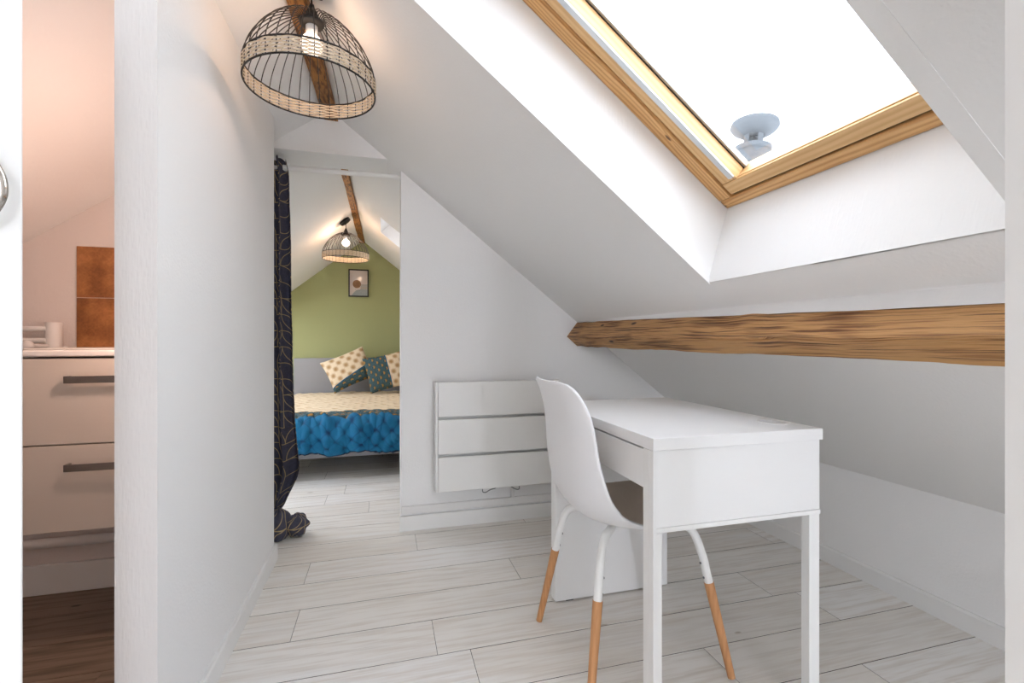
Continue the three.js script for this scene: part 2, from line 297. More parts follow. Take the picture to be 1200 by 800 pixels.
// ---------------------------------------------------------------- floors: planks 19 cm wide, laid across the room
const floor = S('floor', box(-2.1, 2.0, -0.05, -0.006, D_REAR - 0.1, D_GREEN + 0.1), M.subfloor, 'pale grey oak plank floor of the study and bedroom', 'floor');
const joints = { '-1': [1.40], 0: [-0.30, 0.985], 1: [1.55, 0.26], 2: [0.162, 1.45], 3: [-0.296], 4: [0.545], 5: [-0.313], 6: [0.152], 7: [0.741], 10: [-0.346] };
const LEN = 1.285, PW = 0.1905, D0P = 1.091;
for (let k = -22; k <= 23; k++) {
  const d0 = D0P + PW * k, d1 = d0 + PW;
  if (d0 < D_REAR || d0 > D_GREEN) continue;
  const bath = false;
  const xa = d1 > D_FAR2 ? -1.9 : d0 < 0.66 ? -2.0 : d0 > 2.25 ? X_OPL : -0.53, xb = X_KNEE;
  const j0 = joints[k] ? joints[k][0] : ((k * 0.437) % 1) * LEN;
  let x = j0 - LEN * Math.ceil((j0 - xa) / LEN);
  for (; x < xb; x += LEN) {
    const p0 = Math.max(x, xa), p1 = Math.min(x + LEN, xb);
    if (p1 - p0 < 0.02) continue;
    const g = box(p0 + 0.0007, p1 - 0.0007, -0.006, 0, Math.max(d0, D_REAR) + 0.0011, Math.min(d1, D_GREEN) - 0.0011);
    grainUV(g, 0, rnd() * 2.6, Math.floor(rnd() * 4) * 0.2 + 0.005);
    mesh('plank', g, [M.plankEdge, M.plankEdge, M.floor[Math.floor(rnd() * 3)], M.plankEdge, M.plankEdge, M.plankEdge], floor);
  }
}
const bfloor = S('floor', box(-2.0, -0.535, -0.0055, -0.004, 0.67, 2.235), M.dark, 'dark brown oak plank floor inside the bathroom', 'floor');
for (let k = -3; k <= 6; k++) {
  const d0 = D0P + PW * k, d1 = Math.min(d0 + PW, 2.234);
  let x = -2.0 - (((k + 9) * 0.37) % 1) * LEN;
  for (; x < -0.54; x += LEN) { const p0 = Math.max(x, -2.0), p1 = Math.min(x + LEN, -0.536); if (p1 - p0 > 0.03 && d1 > 0.7) mesh('plank', grainUV(box(p0 + 0.0008, p1 - 0.0008, -0.004, 0.0008, Math.max(d0, 0.70) + 0.0012, d1 - 0.0012), 0, rnd() * 2.6, rnd() * 0.6), M.darkFloor, bfloor); }
}
// ---------------------------------------------------------------- skirtings and small trims
function skirt(name, pts, D0, D1, label) { return S(name, extr(pts, D0, D1), M.trim, label, 'baseboard'); }
skirt('baseboard_left', [[-0.475, 0], [-0.462, 0], [-0.462, 0.064], [-0.466, 0.07], [-0.475, 0.07]], 1.197, 2.312, 'white skirting board along the partition wall');
skirt('baseboard_right', [[X_KNEE, 0], [1.893, 0], [1.893, 0.062], [1.898, 0.07], [X_KNEE, 0.07]], 0.30, D_FAR - 0.012, 'white skirting board along the low knee wall');
S('baseboard_back', box(0.078, 1.893, 0, 0.078, D_FAR - 0.014, D_FAR, 0.002), M.trim, 'white skirting board under the electric radiator', 'baseboard');
tag(mesh('cable_trunking', box(0.086, 1.893, 0.0865, 0.127, D_FAR - 0.011, D_FAR, 0.003), M.plasticWhite), 'white cable trunking running along the wall just above the skirting', 'trunking');
S('baseboard_bathroom', box(-1.99, -0.555, 0.0008, 0.115, 2.219, 2.235, 0.003), M.trim, 'pale skirting board on the bathroom wall below the vanity', 'baseboard');
S('baseboard_bedroom', box(-1.9, 1.9, 0, 0.07, D_GREEN - 0.012, D_GREEN, 0.002), M.trim, 'white skirting board along the green wall behind the bed', 'baseboard');
// corner bead of the skylight reveal and plaster fillet over the beam
S('trim_2', R.bar(WIN.s0, WIN.s1 + 0.008, 1.2395, 1.253, -0.003, 0.010, 0.0015), M.reveal, 'raised white corner bead down the edge of the skylight reveal', 'trim');
S('trim_3', R.bar(WIN.s0, R.s(1.0), 0.467, 0.4985, -0.0006, 0.004, 0.0003), M.ceiling, 'flat white corner strip between skylight and entrance', 'trim');

// ---------------------------------------------------------------- skylights
function skylight(name, label, h, group) {
  const o = S(name, R.bar(h.os1 - 0.0235, h.os1 + 0.01, h.D0, h.D1, 0.226, 0.30, 0.006), M.pine, label, 'skylight');
  o.userData.label = label; if (group) o.userData.group = group;
  const f = 0.05, a0 = h.os0 - 0.01, a1 = h.os1 + 0.01;                 // fixed frame
  mesh('frame_bar', R.bar(a0, h.os0 + 0.05, h.D0, h.D1, 0.226, 0.30), M.pine, o);
  mesh('frame_bar', R.bar(h.os0 + 0.05, h.os1 - 0.0235, h.D1 - f + 0.003, h.D1, 0.226, 0.30), M.pine, o);
  mesh('frame_bar', R.bar(h.os0 + 0.05, h.os1 - 0.0235, h.D0, h.D0 + f - 0.003, 0.226, 0.30), M.pine, o);
  const s0 = h.os0 + 0.045, s1 = h.os1 - 0.030, e0 = h.D0 + f + 0.003, e1 = h.D1 - f - 0.003, sw = 0.044;
  // the sash, a little proud of the fixed frame, with a rounded lip
  const low = mesh('sash_bar', R.bar(s1 - 0.040, s1 + 0.001, e0, e1, 0.230, 0.30), M.sash, o);
  mesh('lip', R.bar(s1 - 0.043, s1 - 0.034, e0 + 0.02, e1 - 0.02, 0.238, 0.246, 0.002), M.sash, low);
  mesh('seal', R.bar(s1 + 0.0015, s1 + 0.006, e0, e1, 0.240, 0.28, 0), M.gasket, o);
  mesh('sash_bar', R.bar(s0, s0 + 0.05, e0, e1, 0.230, 0.30), M.sash, o);
  for (const [p, q, w] of [[e1 - sw - 0.015, e1, 1], [e0, e0 + sw + 0.015, 0]]) {
    const b = mesh('sash_bar', R.bar(s0 + 0.05, s1 - 0.040, p, q, 0.232, 0.30), M.sash, o);
    const k0 = w ? p - 0.0005 : q - 0.019;
    mesh('alu_rail', R.bar(s0 + 0.06, s1 - 0.050, k0, k0 + 0.0195, 0.2265, 0.233, 0.001), M.alu, b);
    const g0 = w ? p - 0.010 : q - 0.002;
    mesh('glazing_bead', R.bar(s0 + 0.05, s1 - 0.040, g0, g0 + 0.012, 0.274, 0.288, 0.002), M.alu, b);
    mesh('glazing_gasket', R.bar(s0 + 0.05, s1 - 0.040, w ? p - 0.0015 : q, w ? p : q + 0.0015, 0.2715, 0.274, 0), M.gasket, b);
  }
  mesh('pane', R.bar(s0 + 0.03, s1 - 0.03, e0 + 0.03, e1 - 0.03, 0.289, 0.291, 0), M.glass, o);
  return o;
}
skylight('window_1', 'pine framed skylight with clear pane above the white desk', holes[0]);
skylight('window_2', 'small pine framed skylight in the bedroom slope beside the hanging lamp', holes[1]);
function wideSkylight(name, label, sl, h, t0, bars) {
  const w = S(name, sl.bar(h.os0 - 0.01, h.os0 + 0.05, h.D0, h.D1, t0, t0 + 0.06), M.pine, label, 'skylight');
  mesh('frame_bar', sl.bar(h.os1 - 0.05, h.os1 + 0.01, h.D0, h.D1, t0, t0 + 0.06), M.pine, w);
  for (const d of [h.D0, ...bars, h.D1 - 0.05]) mesh('frame_bar', sl.bar(h.os0 + 0.05, h.os1 - 0.05, d, d + 0.05, t0, t0 + 0.06), M.pine, w);
  mesh('pane', sl.bar(h.os0 + 0.04, h.os1 - 0.04, h.D0 + 0.04, h.D1 - 0.04, t0 + 0.034, t0 + 0.036, 0), M.glass, w);
}
wideSkylight('window_5', 'unseen wide pine framed skylight low in the far bedroom slope, placed to light the bedroom', BL, { D0: 2.95, D1: 5.2, os0: 1.08, os1: 2.0 }, 0.14, [3.675, 4.425]);  // out of view beyond the curtain, placed to brighten bed and green wall
skylight('window_3', 'unseen pine framed skylight over the landing behind the camera, placed to light the study', holes[2]);  // skylight out of view behind the camera, placed to light door and partition

// chimney pot seen through the pane
{
  const c = thing('chimney_pot', 'weathered grey chimney pot with flared hood seen through the skylight', 'chimney', [3.02, 2.61, -3.29]);
  c.rotation.z = -0.10;
  mesh('pot_body', lathe([[0.135, -3], [0.135, -0.16], [0.150, -0.155], [0.152, -0.12], [0.138, -0.115], [0.132, -0.03], [0.146, -0.025], [0.148, 0.012], [0.120, 0.022], [0.080, 0.026], [0.045, 0.020]], 36), M.zinc, c);
  mesh('hood', lathe([[0.085, 0.112], [0.115, 0.125], [0.170, 0.16], [0.192, 0.19], [0.186, 0.22], [0.135, 0.246], [0.05, 0.258], [0.0, 0.260], [0.0, 0.125], [0.085, 0.112]], 36), M.zinc, c);
  for (let k = 0; k < 4; k++) { const g = new THREE.CylinderGeometry(0.082, 0.082, 0.10, 8, 1, false, -0.36, 0.72).translate(0, 0.068, 0); g.rotateY(k * Math.PI / 2 + Math.PI / 4 - 0.75); mesh('post', g, M.zinc, c); }
}
// ---------------------------------------------------------------- beams
function beamGeo(section, D0, D1, n, wob, du = 0) {          // section(D) -> polygon corners in x, y
  const N = section(D0).length, pos = [], uv = [], idx = [];
  for (let j = 0; j <= n; j++) {
    const D = lerp(D0, D1, j / n), P = section(D); let run = 0;
    for (let i = 0; i <= N; i++) {
      const p = P[i % N], q = P[(i + N - 1) % N]; if (i) run += Math.hypot(p[0] - q[0], p[1] - q[1]);
      const w = ((i % N > 4 ? 0 : i % N) + 1) * 31;
      pos.push(p[0] + wob * (fbm(D * 7, w, 5, 4) - 0.5), p[1] + wob * (fbm(D * 7, w + 77, 6, 4) - 0.5), -D); uv.push(D + du, run);
    }
  }
  for (let j = 0; j < n; j++) for (let i = 0; i < N; i++) { const a = j * (N + 1) + i, b = a + 1, c = a + N + 1, d = c + 1; idx.push(a, d, b, a, c, d); }
  const g = new THREE.BufferGeometry(); g.setAttribute('position', new THREE.Float32BufferAttribute(pos, 3)); g.setAttribute('uv', new THREE.Float32BufferAttribute(uv, 2)); g.setIndex(idx);
  return toCreasedNormals(g, 0.6);
}
{
  const sec = (D) => {                                        // squared timber lying along the slope
    const k = clamp((D - 0.5) / 2);
    const ax = 1.002, ay = lerp(0.987, 1.005, k), h = lerp(0.072, 0.108, k), w = 0.083;
    const pts = [[ax, ay], [ax + 0.618 * h, ay + 0.786 * h]];
    const e = [ax + 0.786 * w, ay - 0.618 * w];
    pts.push([pts[1][0] + 0.15, pts[1][1] + 0.02]); pts.push([e[0] + 0.16, e[1] + 0.1]); pts.push(e);
    const cd = 0.012 * sstep(1.35, 1.05, D) * sstep(0.2, 0.5, fbm(D * 5, 3, 33, 2)) + 0.004 * fbm(D * 20, 9, 35, 2);       // drying crack beside the arris
    for (const [q, d] of [[0.17, 0], [0.13, cd], [0.10, 0]]) pts.push([lerp(ax, e[0], q) + 0.618 * d, lerp(ay, e[1], q) + 0.786 * d]);
    return pts;
  };
  tag(mesh('purlin_beam', beamGeo(sec, 0.29, D_FAR - 0.001, 120, 0.010), M.beam), 'old rough brown timber beam running along the slope above the desk', 'beam');
  // plaster fillet where the ceiling meets the top of the beam
  S('trim_4', beamGeo((D) => { const [A, P] = sec(D), h = (AY + KR * AX - KR * A[0] - A[1]) / R.l, qx = A[0] + 0.618 * h - 0.006; return [[P[0] - 0.001, P[1] + 0.001], [qx, yR(qx) - 0.002], [qx - 0.004, yR(qx - 0.004) + 0.01], [P[0] + 0.05, P[1] + 0.02]]; }, 0.29, D_FAR - 0.001, 40, 0.004), M.reveal, 'lumpy white plaster fillet between ceiling and timber beam', 'trim');
  const rid = (xa, xb, w, Da, Db, y) => (D) => { const x0 = lerp(xa, xb, (D - Da) / (Db - Da)), x1 = x0 + w; return [[x0, y], [x0, y + 0.12], [x1, y + 0.12], [x1, y]]; };
  tag(mesh('ridge_beam', beamGeo(rid(-0.308, -0.286, 0.066, 1.5, 2.48, 2.078), D_REAR, D_FAR - 0.001, 120, 0.008), M.ridge), 'dark rough ridge beam over the study, behind the wire lamp', 'beam');
  tag(mesh('ridge_beam', beamGeo(rid(-0.303, -0.276, 0.070, 2.7, 5.5, 2.078), D_FAR2 + 0.001, D_GREEN - 0.001, 120, 0.008, 3.1), M.ridge), 'dark rough ridge beam over the bedroom, ending at the green wall', 'beam');
}

// ---------------------------------------------------------------- desk
{
  const o = thing('desk', 'small white desk with one drawer, steel legs and panel end', 'desk', [0.867, 0, -1.335]);
  const B = (name, x0, x1, y0, y1, D0, D1, m = M.desk, p = o, r = 0.0015) => mesh(name, box(x0 - 0.867, x1 - 0.867, y0, y1, D0 - 1.335, D1 - 1.335, r), m, p);
  const X0 = 0.614, X1 = 1.122, DN = 0.978, DF = 1.69;
  // top with a real hole for the cable ring
  const s = new THREE.Shape([[X0, -DF], [X1, -DF], [X1, -DN], [X0, -DN]].map(([a, b]) => new THREE.Vector2(a - 0.867, b + 1.335)));
  const hc = [1.072, 1.092], hp = new THREE.Path(); hp.absarc(hc[0] - 0.867, -hc[1] + 1.335, 0.034, 0, Math.PI * 2, true); s.holes.push(hp);
  const tg = new THREE.ExtrudeGeometry(s, { depth: 0.028, bevelEnabled: true, bevelThickness: 0.001, bevelSize: 0.001, bevelSegments: 1, bevelOffset: -0.001, curveSegments: 32 });
  tg.rotateX(Math.PI / 2); tg.translate(0, 0.749, 0);
  mesh('desk_top', tg, M.desk, o);
  const ring = lathe([[0.034, -0.03], [0.034, 0.0], [0.0345, 0.0025], [0.041, 0.0025], [0.042, 0.001], [0.042, 0.0], [0.036, -0.03], [0.034, -0.03]], 40).translate(hc[0] - 0.867, 0.7495, -hc[1] + 1.335);
  mesh('cable_ring', ring, M.plasticWhite, o);
  B('side_apron', X0 + 0.006, X1 - 0.006, 0.535, 0.7195, DN + 0.004, DN + 0.022);
  B('back_apron', X1 - 0.022, X1 - 0.006, 0.535, 0.7195, DN + 0.022, 1.648);
  B('inner_divider', 0.66, X1 - 0.03, 0.60, 0.7195, 1.6, 1.645);
  const steel = new THREE.Group();
  B('leg', X0 + 0.001, X0 + 0.029, 0, 0.7195, DN + 0.0225, DN + 0.0475, M.steelWhite, o, 0.002);
  B('leg', X0 + 0.001, X0 + 0.010, 0, 0.7195, DN + 0.002, DN + 0.0223, M.steelWhite, o, 0.001);
  B('leg', X0 + 0.0102, X0 + 0.026, 0, 0.5225, DN + 0.004, DN + 0.0223, M.steelWhite, o, 0.001);
  B('leg', X1 - 0.038, X1 - 0.004, 0, 0.5225, DN + 0.006, DN + 0.032, M.steelWhite, o, 0.002);
  B('leg_bar', X0 + 0.010, X1 - 0.004, 0.523, 0.5345, DN + 0.003, DN + 0.030, M.steelWhite, o, 0.001);
  const dr = B('drawer', X0 + 0.006, X0 + 0.022, 0.618, 0.7135, 1.0265, 1.6435, M.desk, o, 0.002);
  B('drawer_box', X0 + 0.022, X1 - 0.06, 0.63, 0.705, 1.06, 1.59, M.desk, dr);
  B('dark_gap_strip', X0 + 0.024, X1 - 0.05, 0.7136, 0.7185, 1.03, 1.64, M.dark, o, 0);  // dark strip along the gap line above the drawer front
  const pe = B('end_panel', X0 + 0.004, X1 - 0.026, 0.006, 0.7195, 1.645, 1.688);
  for (const x of [X0 + 0.05, X1 - 0.08]) B('foot', x, x + 0.03, 0, 0.006, 1.65, 1.68, M.gasket, pe, 0);
}

// ---------------------------------------------------------------- chair, facing the desk
{
  const CD = 1.35, CX = 0.75;
  const o = thing('shell_chair', 'white plastic shell chair with taupe seat pad and wooden-tipped legs', 'chair', [CX, 0, -CD]);
  // centre profile from the front lip over the seat to the top of the back
  const prof = new THREE.CatmullRomCurve3([[0.235, 0.432], [0.205, 0.449], [0.12, 0.452], [0.0, 0.440], [-0.098, 0.441], [-0.168, 0.464], [-0.210, 0.520], [-0.225, 0.61], [-0.232, 0.72], [-0.252, 0.81], [-0.276, 0.864]].map(([x, y]) => new THREE.Vector3(x, y, 0)), false, 'catmullrom', 0.5);
  const halfW = (t) => { const seat = lerp(0.195, 0.232, sstep(0, 0.35, t)), b = lerp(seat, 0.205, sstep(0.6, 0.9, t)); const top = t > 0.78 ? Math.pow(Math.max(0, 1 - Math.pow((t - 0.78) / 0.22, 2.6)), 1 / 2.6) : 1; const fr = t < 0.10 ? 0.80 + 0.20 * Math.sqrt(1 - Math.pow(1 - t / 0.10, 2)) : 1; return b * lerp(0.40, 1, top) * fr; };
  const lift = (t) => (0.020 + 0.044 * Math.exp(-Math.pow((t - 0.53) / 0.18, 2)) + 0.014 * sstep(0.55, 0.9, t) - 0.014 * sstep(0.12, 0, t)) * Math.min(1, (halfW(t) / 0.2) ** 2);
  const surf = (off, tmax = 1, tmin = 0, wf = 1) => (u, v) => {
    const t = lerp(tmin, tmax, v), p = prof.getPointAt(t), tan = prof.getTangentAt(t), n = new THREE.Vector3(tan.y, -tan.x, 0);   // n points to the sitter
    const q = (u * 2 - 1), a = Math.pow(Math.abs(q), 2.3) * lift(t) * wf ** 2, hw = halfW(t) * wf;
    const nn = n.clone(); if (nn.y < -0.2) nn.multiplyScalar(-1);
    return new THREE.Vector3(p.x + nn.x * (a + off), p.y + nn.y * (a + off), -q * hw * (1 - 0.10 * Math.abs(q) ** 4));
  };
  const NU = 36, NV = 60;
  let g = grid(NU, NV, surf(0));
  mesh('shell', solid(g, 0.007, NU, NV), M.shell, o);
  let pg = grid(28, 36, (u, v) => { const e = Math.min(1, 9 * Math.min(u, 1 - u)) * Math.min(1, 9 * Math.min(v, 1 - v)); return surf(0.004 + 0.008 * Math.sqrt(e), 0.80, 0.02, 0.955)(u, v); });
  mesh('seat_pad', solid(pg, 0.004, 28, 36), M.pad, o);
  // under-seat frame and four splayed legs
  const feet = [[-0.226, 0.204], [-0.226, -0.213], [0.224, 0.214], [0.224, -0.208]];
  mesh('seat_mount', box(-0.09, 0.10, 0.418, 0.436, -0.09, 0.09, 0.004), M.steelWhite, o);
  for (const [fx, fd] of feet) {
    const top = new THREE.Vector3(fx * 0.42, 0.428, -fd * 0.40), bend = new THREE.Vector3(fx * 0.64, 0.414, -fd * 0.62), foot = new THREE.Vector3(fx, 0.004, -fd);
    const kneeP = new THREE.Vector3(fx * 0.745, 0.345, -fd * 0.73), mid = kneeP.clone().lerp(foot, 0.26);
    const leg = mesh('leg', tube([top, bend, kneeP, kneeP.clone().lerp(foot, 0.13), mid], 0.0125, 40, 12), M.steelWhite, o);
    const dir = foot.clone().sub(mid).normalize();
    const wl = rod(mid.clone().addScaledVector(dir, -0.02), foot, 0.0145, 0.0105, 20); const wg = wl;
    mesh('wooden_tip', grainUV(rod(foot, mid.clone().addScaledVector(dir, -0.01), 0.0105, 0.0142, 20), 1, rnd(), rnd()), M.beech, leg);
    for (const q of [0.07, 0.19]) { const c = kneeP.clone().lerp(foot, q), out = new THREE.Vector3(-fx, 0, 0).normalize(); mesh('screw', rod(c.clone().addScaledVector(out, 0.010), c.clone().addScaledVector(out, 0.0145), 0.0032), M.cable, leg); }
  }
}

// ---------------------------------------------------------------- radiator
{
  const o = thing('radiator', 'white wall-mounted electric panel radiator with three flat panels', 'radiator', [0.59, 0.205, -2.44]);
  const B = (name, x0, x1, y0, y1, D0, D1, m, p = o, r = 0.003) => mesh(name, box(x0 - 0.59, x1 - 0.59, y0 - 0.205, y1 - 0.205, D0 - 2.44, D1 - 2.44, r), m, p);
  const x0 = 0.252, x1 = 0.93, y0 = 0.212, y1 = 0.772;
  B('casing', x0 + 0.004, x1 - 0.004, y0 + 0.004, y1 - 0.004, 2.420, 2.465, M.radiator);
  B('side_cheek', x0, x0 + 0.012, y0, y1, 2.388, 2.466, M.radiator); B('side_cheek', x1 - 0.012, x1, y0, y1, 2.388, 2.466, M.radiator);
  const h = (y1 - y0 - 0.028) / 3;
  for (let k = 0; k < 3; k++) B('front_panel', x0 + 0.013, x1 - 0.013, y0 + k * (h + 0.014), y0 + k * (h + 0.014) + h, 2.385, 2.3975, M.radiator, o, 0.004);
  for (const x of [x0 + 0.15, x1 - 0.15]) B('wall_bracket', x, x + 0.04, y0 + 0.1, y0 + 0.4, 2.465, 2.4848, M.steelWhite);
  const c = thing('radiator_cable', 'thin dark grey radiator cables looping out below the white radiator', 'cable', [0.63, 0.2, -2.45]);
  const loop = (pts) => tube(pts.map(([x, y, d]) => new THREE.Vector3(x - 0.63, y - 0.2, -d + 2.45)), 0.0022, 40, 6);
  mesh('wire', loop([[0.60, 0.214, 2.44], [0.575, 0.199, 2.43], [0.545, 0.194, 2.425], [0.520, 0.182, 2.425], [0.505, 0.184, 2.43], [0.506, 0.199, 2.44], [0.508, 0.215, 2.45]]), M.cable, c);
  mesh('wire', loop([[0.64, 0.214, 2.44], [0.662, 0.198, 2.43], [0.690, 0.182, 2.43], [0.705, 0.184, 2.43], [0.708, 0.199, 2.44], [0.704, 0.214, 2.45]]), M.cable, c);
  tag(mesh('wall_conduit', box(0.672, 0.692, 0.127, 0.30, 2.474, 2.485, 0.002), M.plasticWhite), 'short white vertical conduit between trunking and radiator', 'conduit');
}

// ---------------------------------------------------------------- pendant lamps
function pendant(label, x, y, D, mount, power, rose) {
  const o = thing('pendant_lamp', label, 'lamp', [x, y, -D], 'wire dome pendant lamps');
  const RR = 0.19, bh = 0.050, H = 0.236;
  const ringG = (r, h, t) => new THREE.TorusGeometry(r, t, 8, 96).rotateX(Math.PI / 2).translate(0, h, 0);
  mesh('rim_ring', ringG(RR, 0, 0.0026), M.black, o);
  mesh('rim_ring', ringG(RR, bh, 0.0026), M.black, o);
  // dome wires rise from the upper ring, roll over the crown and dip into the collar
  const prof = []; for (let k = 0; k <= 10; k++) { const r = RR * Math.cos(k / 10 * 1.26); prof.push([r, bh + (0.230 - bh) * Math.pow(1 - (r / RR) ** 2, 0.70)]); }
  prof.push([0.046, 0.2245], [0.038, 0.222], [0.033, 0.214]);
  const wg = tube([new THREE.Vector3(RR, 0.0, 0), ...prof.map(([r, h]) => new THREE.Vector3(r, h, 0))], 0.0016, 40, 5);
  for (let k = 0; k < 36; k++) mesh('cage_wire', wg.clone().rotateY(k * Math.PI / 18), M.wire, o);
  // woven band: flat cane strands passing in and out of the wires
  const strands = [], NS = 9;
  for (let s = 0; s < NS; s++) {
    const h = 0.0052 + s * (bh - 0.0104) / (NS - 1), n = 36 * 6, pos = [], idx = [], rw = 0.0021;
    for (let i = 0; i < n; i++) {
      const a = i / n * Math.PI * 2, rad = RR + 0.0026 * Math.cos(a * 18 + (s % 2) * Math.PI);
      for (let q = 0; q < 6; q++) { const b = q / 6 * Math.PI * 2; pos.push((rad + 0.0011 * Math.cos(b)) * Math.cos(a), h + rw * Math.sin(b), (rad + 0.0011 * Math.cos(b)) * Math.sin(a)); }
    }
    for (let i = 0; i < n; i++) for (let q = 0; q < 6; q++) { const a = i * 6 + q, b = i * 6 + (q + 1) % 6, c = ((i + 1) % n) * 6 + q, d = ((i + 1) % n) * 6 + (q + 1) % 6; idx.push(a, b, d, a, d, c); }
    const g = new THREE.BufferGeometry(); g.setAttribute('position', new THREE.Float32BufferAttribute(pos, 3)); g.setIndex(idx); g.computeVertexNormals(); strands.push(g);
  }
  mesh('woven_band', mergeGeometries(strands), M.cane, o).userData.label = 'cream woven cane band';
  mesh('collar', lathe([[0.0, 0.214], [0.036, 0.214], [0.037, 0.208], [0.034, 0.202], [0.022, 0.198], [0.0, 0.198]], 32), M.black, o);
  mesh('socket', lathe([[0.0, 0.268], [0.007, 0.266], [0.009, 0.256], [0.014, 0.248], [0.019, 0.236], [0.019, 0.214], [0.0, 0.214]], 24), M.black, o);
  const bulb = mesh('bulb', lathe([[0.0, 0.108], [0.012, 0.110], [0.023, 0.117], [0.0315, 0.130], [0.0335, 0.142], [0.031, 0.154], [0.024, 0.164], [0.0168, 0.170], [0.0, 0.171]].map(([r, h]) => [r, h]), 28), M.bulb, o);
  mesh('bulb_base', lathe([[0.0, 0.1705], [0.0172, 0.1705], [0.0178, 0.199], [0.0, 0.199]], 24), M.plasticWhite, bulb);
  const m = new THREE.Vector3(mount[0] - x, mount[1] - y, 0), nrm = new THREE.Vector3(mount[2], mount[3], 0).normalize();
  mesh('cord', tube([new THREE.Vector3(0, 0.264, 0), new THREE.Vector3(0, lerp(0.264, m.y, 0.5), 0), m.clone().addScaledVector(nrm, -0.012)], 0.0028, 16, 8), M.black, o);
  const cg = lathe([[0.0, -0.55 * rose], [0.9 * rose, -0.55 * rose], [rose, -0.46 * rose], [rose, -0.001], [0.0, -0.001]], 32);
  cg.applyQuaternion(new THREE.Quaternion().setFromUnitVectors(new THREE.Vector3(0, 1, 0), nrm)); cg.translate(m.x, m.y, m.z);
  mesh('ceiling_rose', cg, M.black, o);
  const light = new THREE.PointLight(0xffd2ae, power, 0, 2); light.position.set(x, y + 0.14, -D); light.castShadow = true; light.shadow.radius = 1.2; scene.add(light);
  return o;
}
M.cane = new THREE.MeshPhysicalMaterial({ color: 0xe3d2b8, roughness: 0.8, transmission: 0.25, thickness: 0 });
M.bulb = std({ color: 0xffffff, roughness: 0.5, emissive: 0xffe6cf, emissiveIntensity: 2.2 });
pendant('black wire dome pendant lamp with woven cane band in front of the doorway', -0.218, 1.766, 1.576, [-0.200, yR(-0.200), R.n[0], R.n[1]], STUDY, 0.028);
pendant('black wire dome pendant lamp with woven cane band hanging over the bed', -0.318, 1.69, 4.28, [-0.332, yBL(-0.332), BL.n[0], BL.n[1]], BEDROOM, 0.048);

